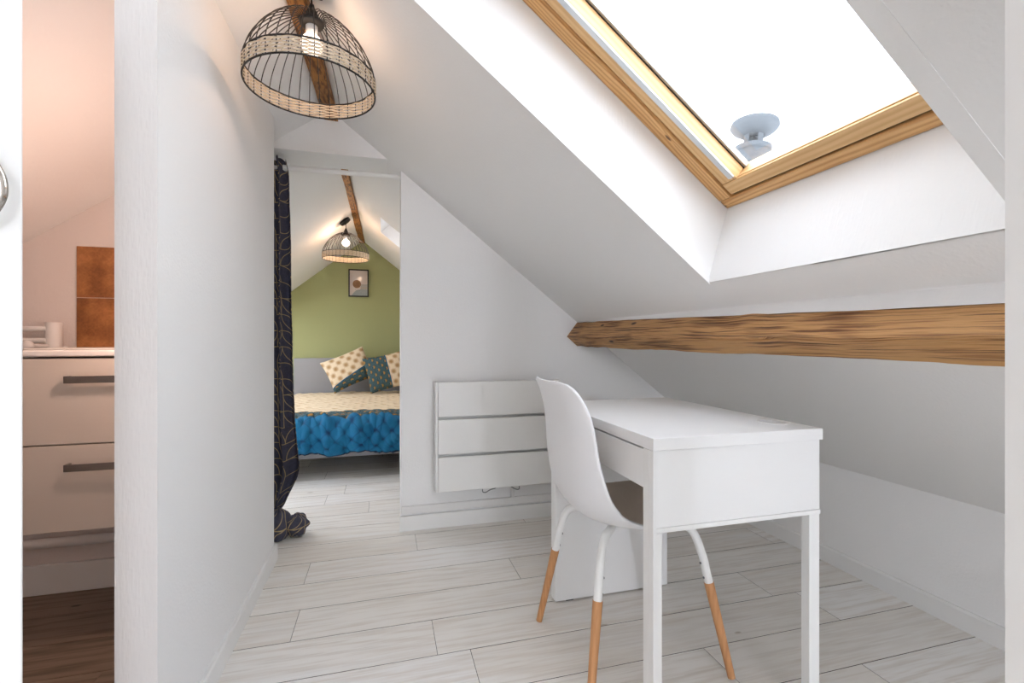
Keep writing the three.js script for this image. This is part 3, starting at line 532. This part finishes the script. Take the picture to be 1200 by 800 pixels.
// ---------------------------------------------------------------- curtain and its rod
{
  const Y = 1.866, Dr = 2.60;
  const o = thing('curtain_rod', 'white extending tension rod across the top of the bedroom doorway', 'curtain rod', [0, Y, -Dr]);
  mesh('outer_tube', rod(new THREE.Vector3(-0.476, -0.004, 0), new THREE.Vector3(0.06, 0.003, 0), 0.0125), M.plasticWhite, o);
  mesh('inner_tube', rod(new THREE.Vector3(X_OPL + 0.012, -0.005, 0), new THREE.Vector3(-0.476, -0.004, 0), 0.0095), M.plasticWhite, o);
  mesh('end_cap', rod(new THREE.Vector3(0.055, 0.003, 0), new THREE.Vector3(X_JAMB - 0.0005, 0.003, 0), 0.0150), M.plasticWhite, o);
  mesh('end_cap', rod(new THREE.Vector3(X_OPL + 0.0005, -0.005, 0), new THREE.Vector3(X_OPL + 0.02, -0.005, 0), 0.015), M.plasticWhite, o);
  mesh('collar', rod(new THREE.Vector3(-0.494, -0.0042, 0), new THREE.Vector3(-0.474, -0.004, 0), 0.0155), M.plasticWhite, o);

  // navy cloth printed with thin gold leaf and arch outlines
  const C = 16, cell = 1 / C;
  M.curtain = std({ roughness: 0.85, side: THREE.DoubleSide, map: tex(1536, 1536, (u, v) => {
    const i = Math.floor(u * C), j = Math.floor(v * C); let d = 9;
    for (let a = -1; a <= 1; a++) for (let b = -1; b <= 1; b++) {
      const ii = (i + a + C) % C, jj = (j + b + C) % C, h = hash(ii >> 1, jj >> 1, 77), q = (h * 4 | 0);
      const x = u * C - (i + a), y = v * C - (j + b); if (x < -0.03 || x > 1.03 || y < -0.03 || y > 1.03) continue;
      const cx = q & 1, cy = q >> 1; d = Math.min(d, Math.abs(Math.hypot(x - cx, y - cy) - 1));
      if (hash(ii, jj, 91) < 0.55) d = Math.min(d, Math.abs(Math.hypot(x - (1 - cx), y - (1 - cy)) - 1));
      if (hash(ii, jj, 93) < 0.38) d = Math.min(d, Math.abs(x - cx));
      if (hash(ii, jj, 95) < 0.30) d = Math.min(d, Math.abs(y - cy));
    }
    const n = fbm(u * 200, v * 200, 12, 2, 200, 200);
    return mix([178, 156, 112], mix([58, 57, 70], [74, 73, 88], n), sstep(0.012, 0.030, d));
  }, true, [1 / 1.30, 1 / 1.30]) });
  const c = thing('curtain', 'navy blue curtain with gold curved-line print gathered beside the bedroom doorway', 'curtain', [-0.51, 0, -(Dr - 0.032)]);
  // right-hand edge of the gathered cloth by height
  const edge = [[0.135, -0.505], [0.16, -0.485], [0.22, -0.458], [0.30, -0.420], [0.36, -0.408], [0.45, -0.418], [0.56, -0.432], [0.75, -0.440], [1.1, -0.448], [1.5, -0.455], [1.83, -0.466], [1.90, -0.480]];
  const at = (y) => { for (let k = 1; k < edge.length; k++) if (y <= edge[k][0]) { const t = (y - edge[k - 1][0]) / (edge[k][0] - edge[k - 1][0]); return lerp(edge[k - 1][1], edge[k][1], clamp(t)); } return edge.at(-1)[1]; };
  const NU = 90, NV = 120, y0 = 0.06, y1 = 1.900;
  const g = grid(NU, NV, (u, v) => {
    const y = lerp(y0, y1, v), xr = at(y), xl = X_OPL + 0.008 + 0.02 * sstep(0.2, 0.1, y);
    const puff = 1 + 0.5 * Math.exp(-Math.pow((y - 0.36) / 0.16, 2)) - 0.45 * sstep(0.24, 0.12, y);
    const f = 1.9, ph = u * f * Math.PI * 2 + 0.5 * Math.sin(y * 2.1) + 0.8;
    const D = -0.032 * puff * Math.sin(ph) + 0.006 * fbm(u * 9, y * 6, 15, 3) - 0.02 * (puff - 1);
    const ruffle = v > 0.975 ? 0.006 * Math.sin(ph * 2) : 0;
    return new THREE.Vector3(lerp(xl, xr, u) + 0.010 * Math.cos(ph) * Math.min(1, 4 * u * (1 - u)) + 0.51 + 0.004 * (fbm(y * 9, u * 3, 19, 3) - 0.5), y + ruffle, -D);
  }, (u, v) => [u * 0.24, v * (y1 - y0)]);
  mesh('cloth', solid(g, 0.0025, NU, NV), M.curtain, c);
  // the surplus length lies in a soft bundle on the floor
  const bun = (cx, cy, cd, rx, ry, rd, sd) => grid(48, 28, (u, v) => {
    const a = u * Math.PI * 2, b = (v - 0.5) * Math.PI, w = 1 + 0.07 * Math.sin(a * 3 + b * 5 + sd) * Math.cos(b) + 0.34 * (fbm(Math.cos(a) * 2 + 5, Math.sin(a) * 2 + b * 1.5 + 5, 51 + sd, 3) - 0.5);
    return new THREE.Vector3(cx + rx * w * Math.cos(b) * Math.cos(a), Math.max(0.001, cy + ry * w * Math.sin(b)), -(cd + rd * w * Math.cos(b) * Math.sin(a)));
  }, (u, v) => [u * 0.36, v * 0.16]);
  mesh('floor_bundle', bun(0.085, 0.055, 0.0, 0.058, 0.052, 0.07, 1), M.curtain, c);
  mesh('floor_bundle', bun(0.0, 0.062, -0.01, 0.058, 0.085, 0.085, 4), M.curtain, c);
}

// ---------------------------------------------------------------- bed
const creamC = [232, 214, 184], tuftC = [152, 108, 60], tealC = [34, 62, 72], goldC = [168, 122, 58], blueC = [10, 104, 148], blueD = [10, 46, 82];
const diamond = (x, y, p) => {                                 // distance to the nearest button of a tufted diamond print
  const a = x / p, b = y / p, i = Math.round(a), j = Math.round(b), k = Math.floor(a) + 0.5, l = Math.floor(b) + 0.5;
  return Math.min(Math.hypot(a - i, b - j), Math.hypot(a - k, b - l));
};
const lineD = (x, y, p) => { const a = (x + y) / p, b = (x - y) / p; return Math.min(Math.abs(a - Math.round(a)), Math.abs(b - Math.round(b))); };
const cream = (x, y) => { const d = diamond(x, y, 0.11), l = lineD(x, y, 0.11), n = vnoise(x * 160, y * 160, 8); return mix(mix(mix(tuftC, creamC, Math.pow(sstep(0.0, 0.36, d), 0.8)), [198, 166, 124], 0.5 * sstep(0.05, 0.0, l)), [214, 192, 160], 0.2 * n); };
const fans = (x, y) => {                                       // overlapping fans with gold centres
  const p = 0.085, j = Math.floor(y / p * 2); let c = tealC;
  const a = (x / p + (j & 1) * 0.5), dx = (a - Math.round(a)) * p, dy = y - j * p / 2, r = Math.hypot(dx, dy), an = Math.atan2(dy, dx);
  c = mix(c, [78, 104, 106], 0.8 * sstep(0.35, 0.75, Math.abs(Math.sin(an * 9))) * sstep(0.15 * p, 0.4 * p, r));
  return mix(goldC, c, sstep(0.12 * p, 0.3 * p, r));
};
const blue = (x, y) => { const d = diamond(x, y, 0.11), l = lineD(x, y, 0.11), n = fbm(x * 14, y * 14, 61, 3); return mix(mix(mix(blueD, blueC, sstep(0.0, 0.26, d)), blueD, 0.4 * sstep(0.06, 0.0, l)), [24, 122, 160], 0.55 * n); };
{
  const bx0 = -0.93, bx1 = 0.49, DF = 3.60, DH = 5.44, bw = bx1 - bx0, bcx = (bx0 + bx1) / 2;
  const o = thing('bed_frame', 'grey upholstered double bed with low padded headboard', 'bed', [bcx, 0, -4.55]);
  const B = (name, x0, x1, y0, y1, D0, D1, m, r) => mesh(name, box(x0 - bcx, x1 - bcx, y0, y1, D0 - 4.55, D1 - 4.55, r), m, o);
  B('headboard', bx0 - 0.005, bx1 + 0.005, 0.14, 0.80, DH, D_GREEN - 0.013, M.bedGrey, 0.012);
  B('foot_rail', bx0, bx1, 0.14, 0.30, DF, DF + 0.04, M.bedGrey, 0.012);
  B('side_rail', bx0, bx0 + 0.04, 0.14, 0.30, DF + 0.041, DH, M.bedGrey, 0.012);
  B('side_rail', bx1 - 0.04, bx1, 0.14, 0.30, DF + 0.041, DH, M.bedGrey, 0.012);
  B('slat_base', bx0 + 0.042, bx1 - 0.042, 0.15, 0.20, DF + 0.042, DH, M.dark, 0);
  for (const x of [bx0 + 0.12, bx1 - 0.12]) for (const d of [DF + 0.25, DH - 0.15]) mesh('leg', new THREE.CylinderGeometry(0.025, 0.02, 0.14, 16).translate(x - bcx, 0.07, -(d - 4.55)), M.black, o);
  tag(mesh('mattress', box(bx0 + 0.045, bx1 - 0.045, 0.201, 0.375, DF + 0.045, DH - 0.005, 0.03), M.sheet), 'white mattress under the teal duvet', 'mattress');
  // duvet: cream tufted print, a band of teal and gold fans, blue tufted foot
  const Ltop = DH - 0.02 - (DF + 0.02), hw = bw / 2 - 0.01, drop = 0.235, across = 2 * (hw + drop), along = Ltop + drop;
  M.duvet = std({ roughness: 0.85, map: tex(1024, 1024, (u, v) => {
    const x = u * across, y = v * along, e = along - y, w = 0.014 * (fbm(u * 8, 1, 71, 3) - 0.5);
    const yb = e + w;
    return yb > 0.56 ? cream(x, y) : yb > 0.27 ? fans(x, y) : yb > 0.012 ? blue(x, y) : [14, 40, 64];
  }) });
  const NU = 240, NV = 280;
  const bend = (q, lim) => { const r = 0.05, over = q - (lim - r); if (over <= 0) return [q, 0]; const a = Math.min(over / r, Math.PI / 2); return [lim - r + r * Math.sin(a), -(r * (1 - Math.cos(a)) + Math.max(0, over - r * Math.PI / 2))]; };
  const g = grid(NU, NV, (u, v) => {
    const a = (u - 0.5) * across, b = v * along;
    const [px, dy1] = bend(Math.abs(a), hw), [pb, dy2] = bend(b, Ltop);
    let dy = Math.max(dy1 + dy2, -drop - 0.03);
    const hang = clamp(-dy2 / 0.13), d = diamond(u * across, b, 0.11), foot = sstep(Ltop - 0.30, Ltop - 0.02, b);
    const puff = 0.017 * sstep(0, 0.32, d);
    const rid = (x, y, sd) => { const n = 1 - Math.abs(2 * fbm(x, y, sd, 2) - 1); return n * n * n; };      // sharp creases
    const crease = 0.036 * rid(a * 9 + b * 2.2, b * 4.2 - a * 1.5, 81) + 0.022 * rid(a * 17 - b * 5, b * 9, 87);
    const fold = 0.018 * (fbm(a * 6 + b * 3, b * 8, 83, 3) - 0.5) + foot * (crease - 0.02);
    const y = 0.402 + dy * 0.87 + (1 - hang) * (puff + fold) + hang * (0.012 * Math.sin(a * 17) + 0.014 * (fbm(a * 12, 3, 89, 2) - 0.5));
    const D = DH - 0.02 - pb - hang * (0.045 + puff + crease + 0.018 * Math.sin(a * 23 + 2 * Math.sin(a * 9)));
    return new THREE.Vector3(bcx + Math.sign(a) * (px + clamp(-dy1 / 0.1) * (0.04 + puff)), y, -D);
  });
  const dv = solid(g, 0.012, NU, NV);
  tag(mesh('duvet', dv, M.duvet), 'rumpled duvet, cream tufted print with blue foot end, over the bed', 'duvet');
  // two square pillows leaning on the headboard
  function pillow(label, w, h, map, x, y, D, tilt, roll, turn) {
    const prof = (u, v) => { const a = Math.abs(u * 2 - 1), b = Math.abs(v * 2 - 1); return Math.pow(Math.max(0, 1 - a ** 2.6), 0.55) * Math.pow(Math.max(0, 1 - b ** 2.6), 0.55); };
    const half = (sg) => grid(40, 40, (u, v) => {
      const a = u * 2 - 1, b = v * 2 - 1, pin = 1 - 0.07 * (1 - Math.abs(a) ** 2) * Math.abs(b) ** 3, pin2 = 1 - 0.07 * (1 - Math.abs(b) ** 2) * Math.abs(a) ** 3;
      const d = diamond(u * w, v * h, 0.11);
      return new THREE.Vector3(sg * a * w / 2 * pin2, b * h / 2 * pin, sg * (0.075 * prof(u, v) - 0.008 * sstep(0.25, 0, d) * prof(u, v) + 0.006 * (fbm(u * 6, v * 6, 85, 3) - 0.5) * prof(u, v)));
    });
    const m = mesh('pillow', mergeGeometries([half(1), half(-1)]), std({ roughness: 0.88, map: tex(512, 512, map) }));
    m.position.set(x, y, -D); m.rotation.order = 'YXZ'; m.rotation.set(tilt, turn, roll);
    return tag(m, label, 'pillow', 'printed pillows on the bed');
  }
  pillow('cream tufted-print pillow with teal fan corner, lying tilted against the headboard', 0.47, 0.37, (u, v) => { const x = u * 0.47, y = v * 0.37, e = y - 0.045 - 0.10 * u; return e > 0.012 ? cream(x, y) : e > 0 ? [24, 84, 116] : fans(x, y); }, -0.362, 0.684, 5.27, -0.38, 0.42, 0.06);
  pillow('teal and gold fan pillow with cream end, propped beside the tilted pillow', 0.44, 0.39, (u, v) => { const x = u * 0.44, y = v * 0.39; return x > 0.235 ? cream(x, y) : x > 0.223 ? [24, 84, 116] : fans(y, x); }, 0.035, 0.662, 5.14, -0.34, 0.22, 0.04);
}

// ---------------------------------------------------------------- picture
{
  const x0 = -0.380, x1 = -0.166, y0 = 1.478, y1 = 1.784, o = thing('picture_frame', 'black framed abstract print with brown disc on the green wall', 'picture', [(x0 + x1) / 2, y0, -(D_GREEN - 0.012)]);
  const w = x1 - x0, h = y1 - y0, f = 0.013;
  const B = (name, a0, a1, b0, b1, z0, z1, m) => mesh(name, new THREE.BoxGeometry(a1 - a0, b1 - b0, z1 - z0).translate((a0 + a1) / 2, (b0 + b1) / 2, (z0 + z1) / 2), m, o);
  B('frame_bar', -w / 2, w / 2, 0, f, -0.0115, 0.012, M.black); B('frame_bar', -w / 2, w / 2, h - f, h, -0.0115, 0.012, M.black);
  B('frame_bar', -w / 2, -w / 2 + f, f, h - f, -0.0115, 0.012, M.black); B('frame_bar', w / 2 - f, w / 2, f, h - f, -0.0115, 0.012, M.black);
  const map = tex(256, 384, (u, v) => {
    const x = u * w, y = v * h; let c = [196, 180, 170];
    const hill = 0.075 - 14 * Math.max(0, 0.115 - x) ** 2 * 0.6; c = y < hill ? [140, 146, 142] : c;
    if (x > 0.13 && y > 0.075 && y < 0.14) c = [158, 152, 142];
    const r = Math.hypot(x - 0.085, y - 0.142); if (r < 0.050) c = mix([140, 92, 48], [112, 70, 34], fbm(u * 20, v * 20, 7, 3));
    if (Math.abs(y - 0.098) < 0.0016 && x > 0.09) c = [188, 140, 88];
    if (Math.abs(Math.hypot(x - 0.10, y - 0.09) - 0.035) < 0.0014 && y < 0.085) c = [112, 118, 114];
    return mix(c, [210, 204, 196], 0.2 * vnoise(u * 60, v * 60, 4));
  });
  const g = new THREE.PlaneGeometry(w - 2 * f, h - 2 * f).translate(0, h / 2, 0.001); g.computeVertexNormals();
  mesh('print', g, new THREE.MeshPhysicalMaterial({ map, roughness: 0.6, clearcoat: 0.7, clearcoatRoughness: 0.03 }), o);
}

// ---------------------------------------------------------------- bathroom
{
  const vx0 = -1.13, vx1 = -0.556, vf = 1.77, vb = 2.218, vx = (vx0 + vx1) / 2;
  const o = thing('vanity_unit', 'beige wall-hung bathroom vanity with two handled drawers', 'vanity', [vx, 0.385, -1.99]);
  const B = (name, x0, x1, y0, y1, D0, D1, m, p = o, r = 0.002) => mesh(name, box(x0 - vx, x1 - vx, y0 - 0.385, y1 - 0.385, D0 - 1.99, D1 - 1.99, r), m, p);
  B('carcass', vx0, vx1, 0.392, 0.928, vf + 0.02, 2.2345, M.vanity);
  const d1 = B('drawer', vx0, vx1, 0.388, 0.656, vf, vf + 0.019, M.vanity), d2 = B('drawer', vx0, vx1, 0.660, 0.926, vf, vf + 0.019, M.vanity);
  for (const [p, y] of [[d1, 0.590], [d2, 0.862]]) {
    const m = B('handle', -0.948, -0.700, y - 0.011, y + 0.011, vf - 0.026, vf - 0.020, M.darkHandle, p, 0.001);
    for (const x of [-0.948, -0.708]) B('handle', x, x + 0.008, y - 0.011, y + 0.011, vf - 0.0195, vf, M.darkHandle, p, 0.001);
  }
  const t = B('basin_top', vx0 - 0.004, vx1, 0.933, 0.953, vf - 0.006, 2.2345, M.basin, o, 0.006);
  B('basin_rim', vx0 - 0.004, vx1, 0.953, 0.958, vf + 0.12, 2.2345, M.basin, t, 0.002);
  // glazed brown tiles above the basin, joints recessed
  const bed = mesh('tile_bed', box(-1.164, -0.556, 0.950, 1.356, 2.2305, 2.235), M.grout, bathBack);
  for (let i = 0; i < 4; i++) for (let j = 0; j < 2; j++) {
    const x0 = -1.166 + i * 0.2035, x1 = Math.min(x0 + 0.2005, -0.556); if (x1 - x0 < 0.01) continue;
    const g = metreUV(box(x0, x1, 0.951 + j * 0.2035, 0.951 + j * 0.2035 + 0.2005, 2.226, 2.2306)); const uv = g.attributes.uv, du = rnd(), dvv = rnd();
    for (let k = 0; k < uv.count; k++) uv.setXY(k, uv.getX(k) + du, uv.getY(k) + dvv);
    mesh('tile', g, M.tile, bathBack);
  }
  // towel radiator standing behind the basin
  const tr = thing('towel_radiator', 'white tubular towel radiator beside the brown tiles', 'towel radiator', [-1.40, 0.2, -2.17]);
  const P = (x, y, d) => new THREE.Vector3(x + 1.40, y - 0.2, -(d - 2.17));
  for (const x of [-1.208, -1.60]) mesh('upright', rod(P(x, 0.36, 2.17), P(x, 1.052, 2.17), 0.025, 0.025, 24), M.plasticWhite, tr);
  for (const y of [1.028, 0.984, 0.93, 0.88, 0.76, 0.71, 0.66, 0.5, 0.45, 0.41]) mesh('bar', rod(P(-1.60, y, 2.155), P(-1.222, y, 2.155), 0.0095, 0.0095, 14), M.plasticWhite, tr);
  for (const y of [0.95, 0.45]) for (const x of [-1.208, -1.60]) mesh('bracket', rod(P(x, y, 2.19), P(x, y, 2.2345), 0.012), M.plasticWhite, tr);
  const kn = mesh('valve_knob', new THREE.SphereGeometry(0.017, 20, 14).scale(1.15, 1, 1).translate(-1.236 + 1.40, 0.966 - 0.2, -(2.08 - 2.17)), M.plasticWhite, tr);
  mesh('valve_stem', rod(P(-1.236, 0.966, 2.085), P(-1.214, 0.962, 2.15), 0.007), M.plasticWhite, kn);
  // pipes under the vanity
  const pipes = [['white waste pipe running along the wall under the vanity', 0.0185, [[-1.95, 0.205, 2.205], [-1.3, 0.205, 2.205], [-0.557, 0.205, 2.205]]],
    ['thin white water pipe bending upwards under the vanity', 0.0095, [[-1.95, 0.305, 2.21], [-1.36, 0.303, 2.21], [-1.27, 0.300, 2.21], [-1.16, 0.318, 2.21], [-1.05, 0.322, 2.21], [-0.557, 0.325, 2.21]]],
    ['thin white water pipe between waste pipe and upper pipe', 0.0095, [[-1.95, 0.262, 2.21], [-1.36, 0.262, 2.21], [-1.25, 0.268, 2.21], [-1.12, 0.284, 2.21], [-0.557, 0.290, 2.21]]]];
  for (const [label, r, pts] of pipes) {
    const p = thing('pipe', label, 'pipe', [-1.25, pts[0][1], -2.21], 'pipes under the vanity');
    mesh('pipe_run', tube(pts.map(([x, y, d]) => new THREE.Vector3(x + 1.25, y - pts[0][1], -(d - 2.21))), r, 60, 12), M.plasticWhite, p);
    mesh('clip', rod(new THREE.Vector3(0.115, pts.at(-1)[1] - pts[0][1] - 0.003, 0), new THREE.Vector3(0.125, pts.at(-1)[1] - pts[0][1] - 0.003, 0), r + 0.003), M.plasticWhite, p);
  }
  // unseen lamp hidden behind the partition, placed to warm the bathroom ceiling and wall
  const la = thing('unseen_wall_lamp', 'small unseen opal globe lamp hidden behind the partition, placed to light the bathroom', 'lamp', [-0.553, 1.17, -1.56]);
  mesh('lamp_base', new THREE.CylinderGeometry(0.03, 0.03, 0.012, 28).rotateZ(Math.PI / 2).translate(-0.007, 0, 0), M.plasticWhite, la);
  mesh('lamp_arm', rod(new THREE.Vector3(-0.012, 0, 0), new THREE.Vector3(-0.03, 0, 0), 0.008), M.plasticWhite, la);
  mesh('lamp_globe', new THREE.SphereGeometry(0.036, 28, 20).translate(-0.062, 0, 0), std({ color: 0xffffff, emissive: 0xffdfc8, emissiveIntensity: 2.0 }), la);
  const pl = new THREE.PointLight(0xffd6c2, UNSEEN_BATH, 0, 2); pl.position.set(-0.615, 1.17, -1.56); pl.castShadow = true; pl.shadow.radius = 1.7; scene.add(pl);
}
// ---------------------------------------------------------------- unseen lamp behind the camera, placed to light the far wall and desk end
{
  const la = thing('unseen_floor_lamp', 'unseen black floor lamp with opal globe behind the camera, placed to light the study', 'lamp', [0.55, 0, 2.5]);
  mesh('base', new THREE.CylinderGeometry(0.13, 0.14, 0.02, 40).translate(0, 0.01, 0), M.black, la);
  mesh('pole', rod(new THREE.Vector3(0, 0.02, 0), new THREE.Vector3(0, 1.10, 0), 0.01), M.black, la);
  mesh('globe', new THREE.SphereGeometry(0.15, 40, 28).translate(0, 1.25, 0), std({ color: 0xffffff, emissive: 0xf6f8ff, emissiveIntensity: 2.0 }), la);
  const pl = new THREE.PointLight(0xeaf1ff, UNSEEN_LANDING, 0, 2); pl.position.set(0.55, 1.25, 2.5); pl.castShadow = true; pl.shadow.radius = 7; scene.add(pl);
}
// ---------------------------------------------------------------- open bathroom door
{
  const dx = -0.3725, dD = 0.62, w = 0.74, ang = Math.atan2(0.3725, 0.62);
  const o = S('door_1', new RoundedBoxGeometry(w, 1.54, 0.035, 2, 0.002).translate(-w / 2, 0.776, -0.0175), M.trim, 'white bathroom door standing open, with a curved chrome pull handle', 'door');
  o.position.set(dx, 0, -dD); o.rotation.y = ang;
  const arc = [], rc = 0.0450, cx = -0.0595, cy = 1.133;
  arc.push(new THREE.Vector3(cx + rc * Math.cos(1.45), cy + rc * Math.sin(1.45), 0.0));
  for (let k = 0; k <= 12; k++) { const a = lerp(1.40, -1.40, k / 12); arc.push(new THREE.Vector3(cx + rc * Math.cos(a), cy + rc * Math.sin(a), 0.012 + 0.022 * Math.cos(a))); }
  arc.push(new THREE.Vector3(cx + rc * Math.cos(1.45), cy - rc * Math.sin(1.45), 0.0));
  mesh('handle', tube(arc, 0.0050, 80, 14), M.chrome, o);
  for (const sg of [-1, 1]) mesh('handle_rose', new THREE.CylinderGeometry(0.011, 0.012, 0.005, 24).rotateX(Math.PI / 2).translate(cx + 0.005, cy + sg * rc, 0.0025), M.chrome, o);
}
renderer.render(scene, camera);
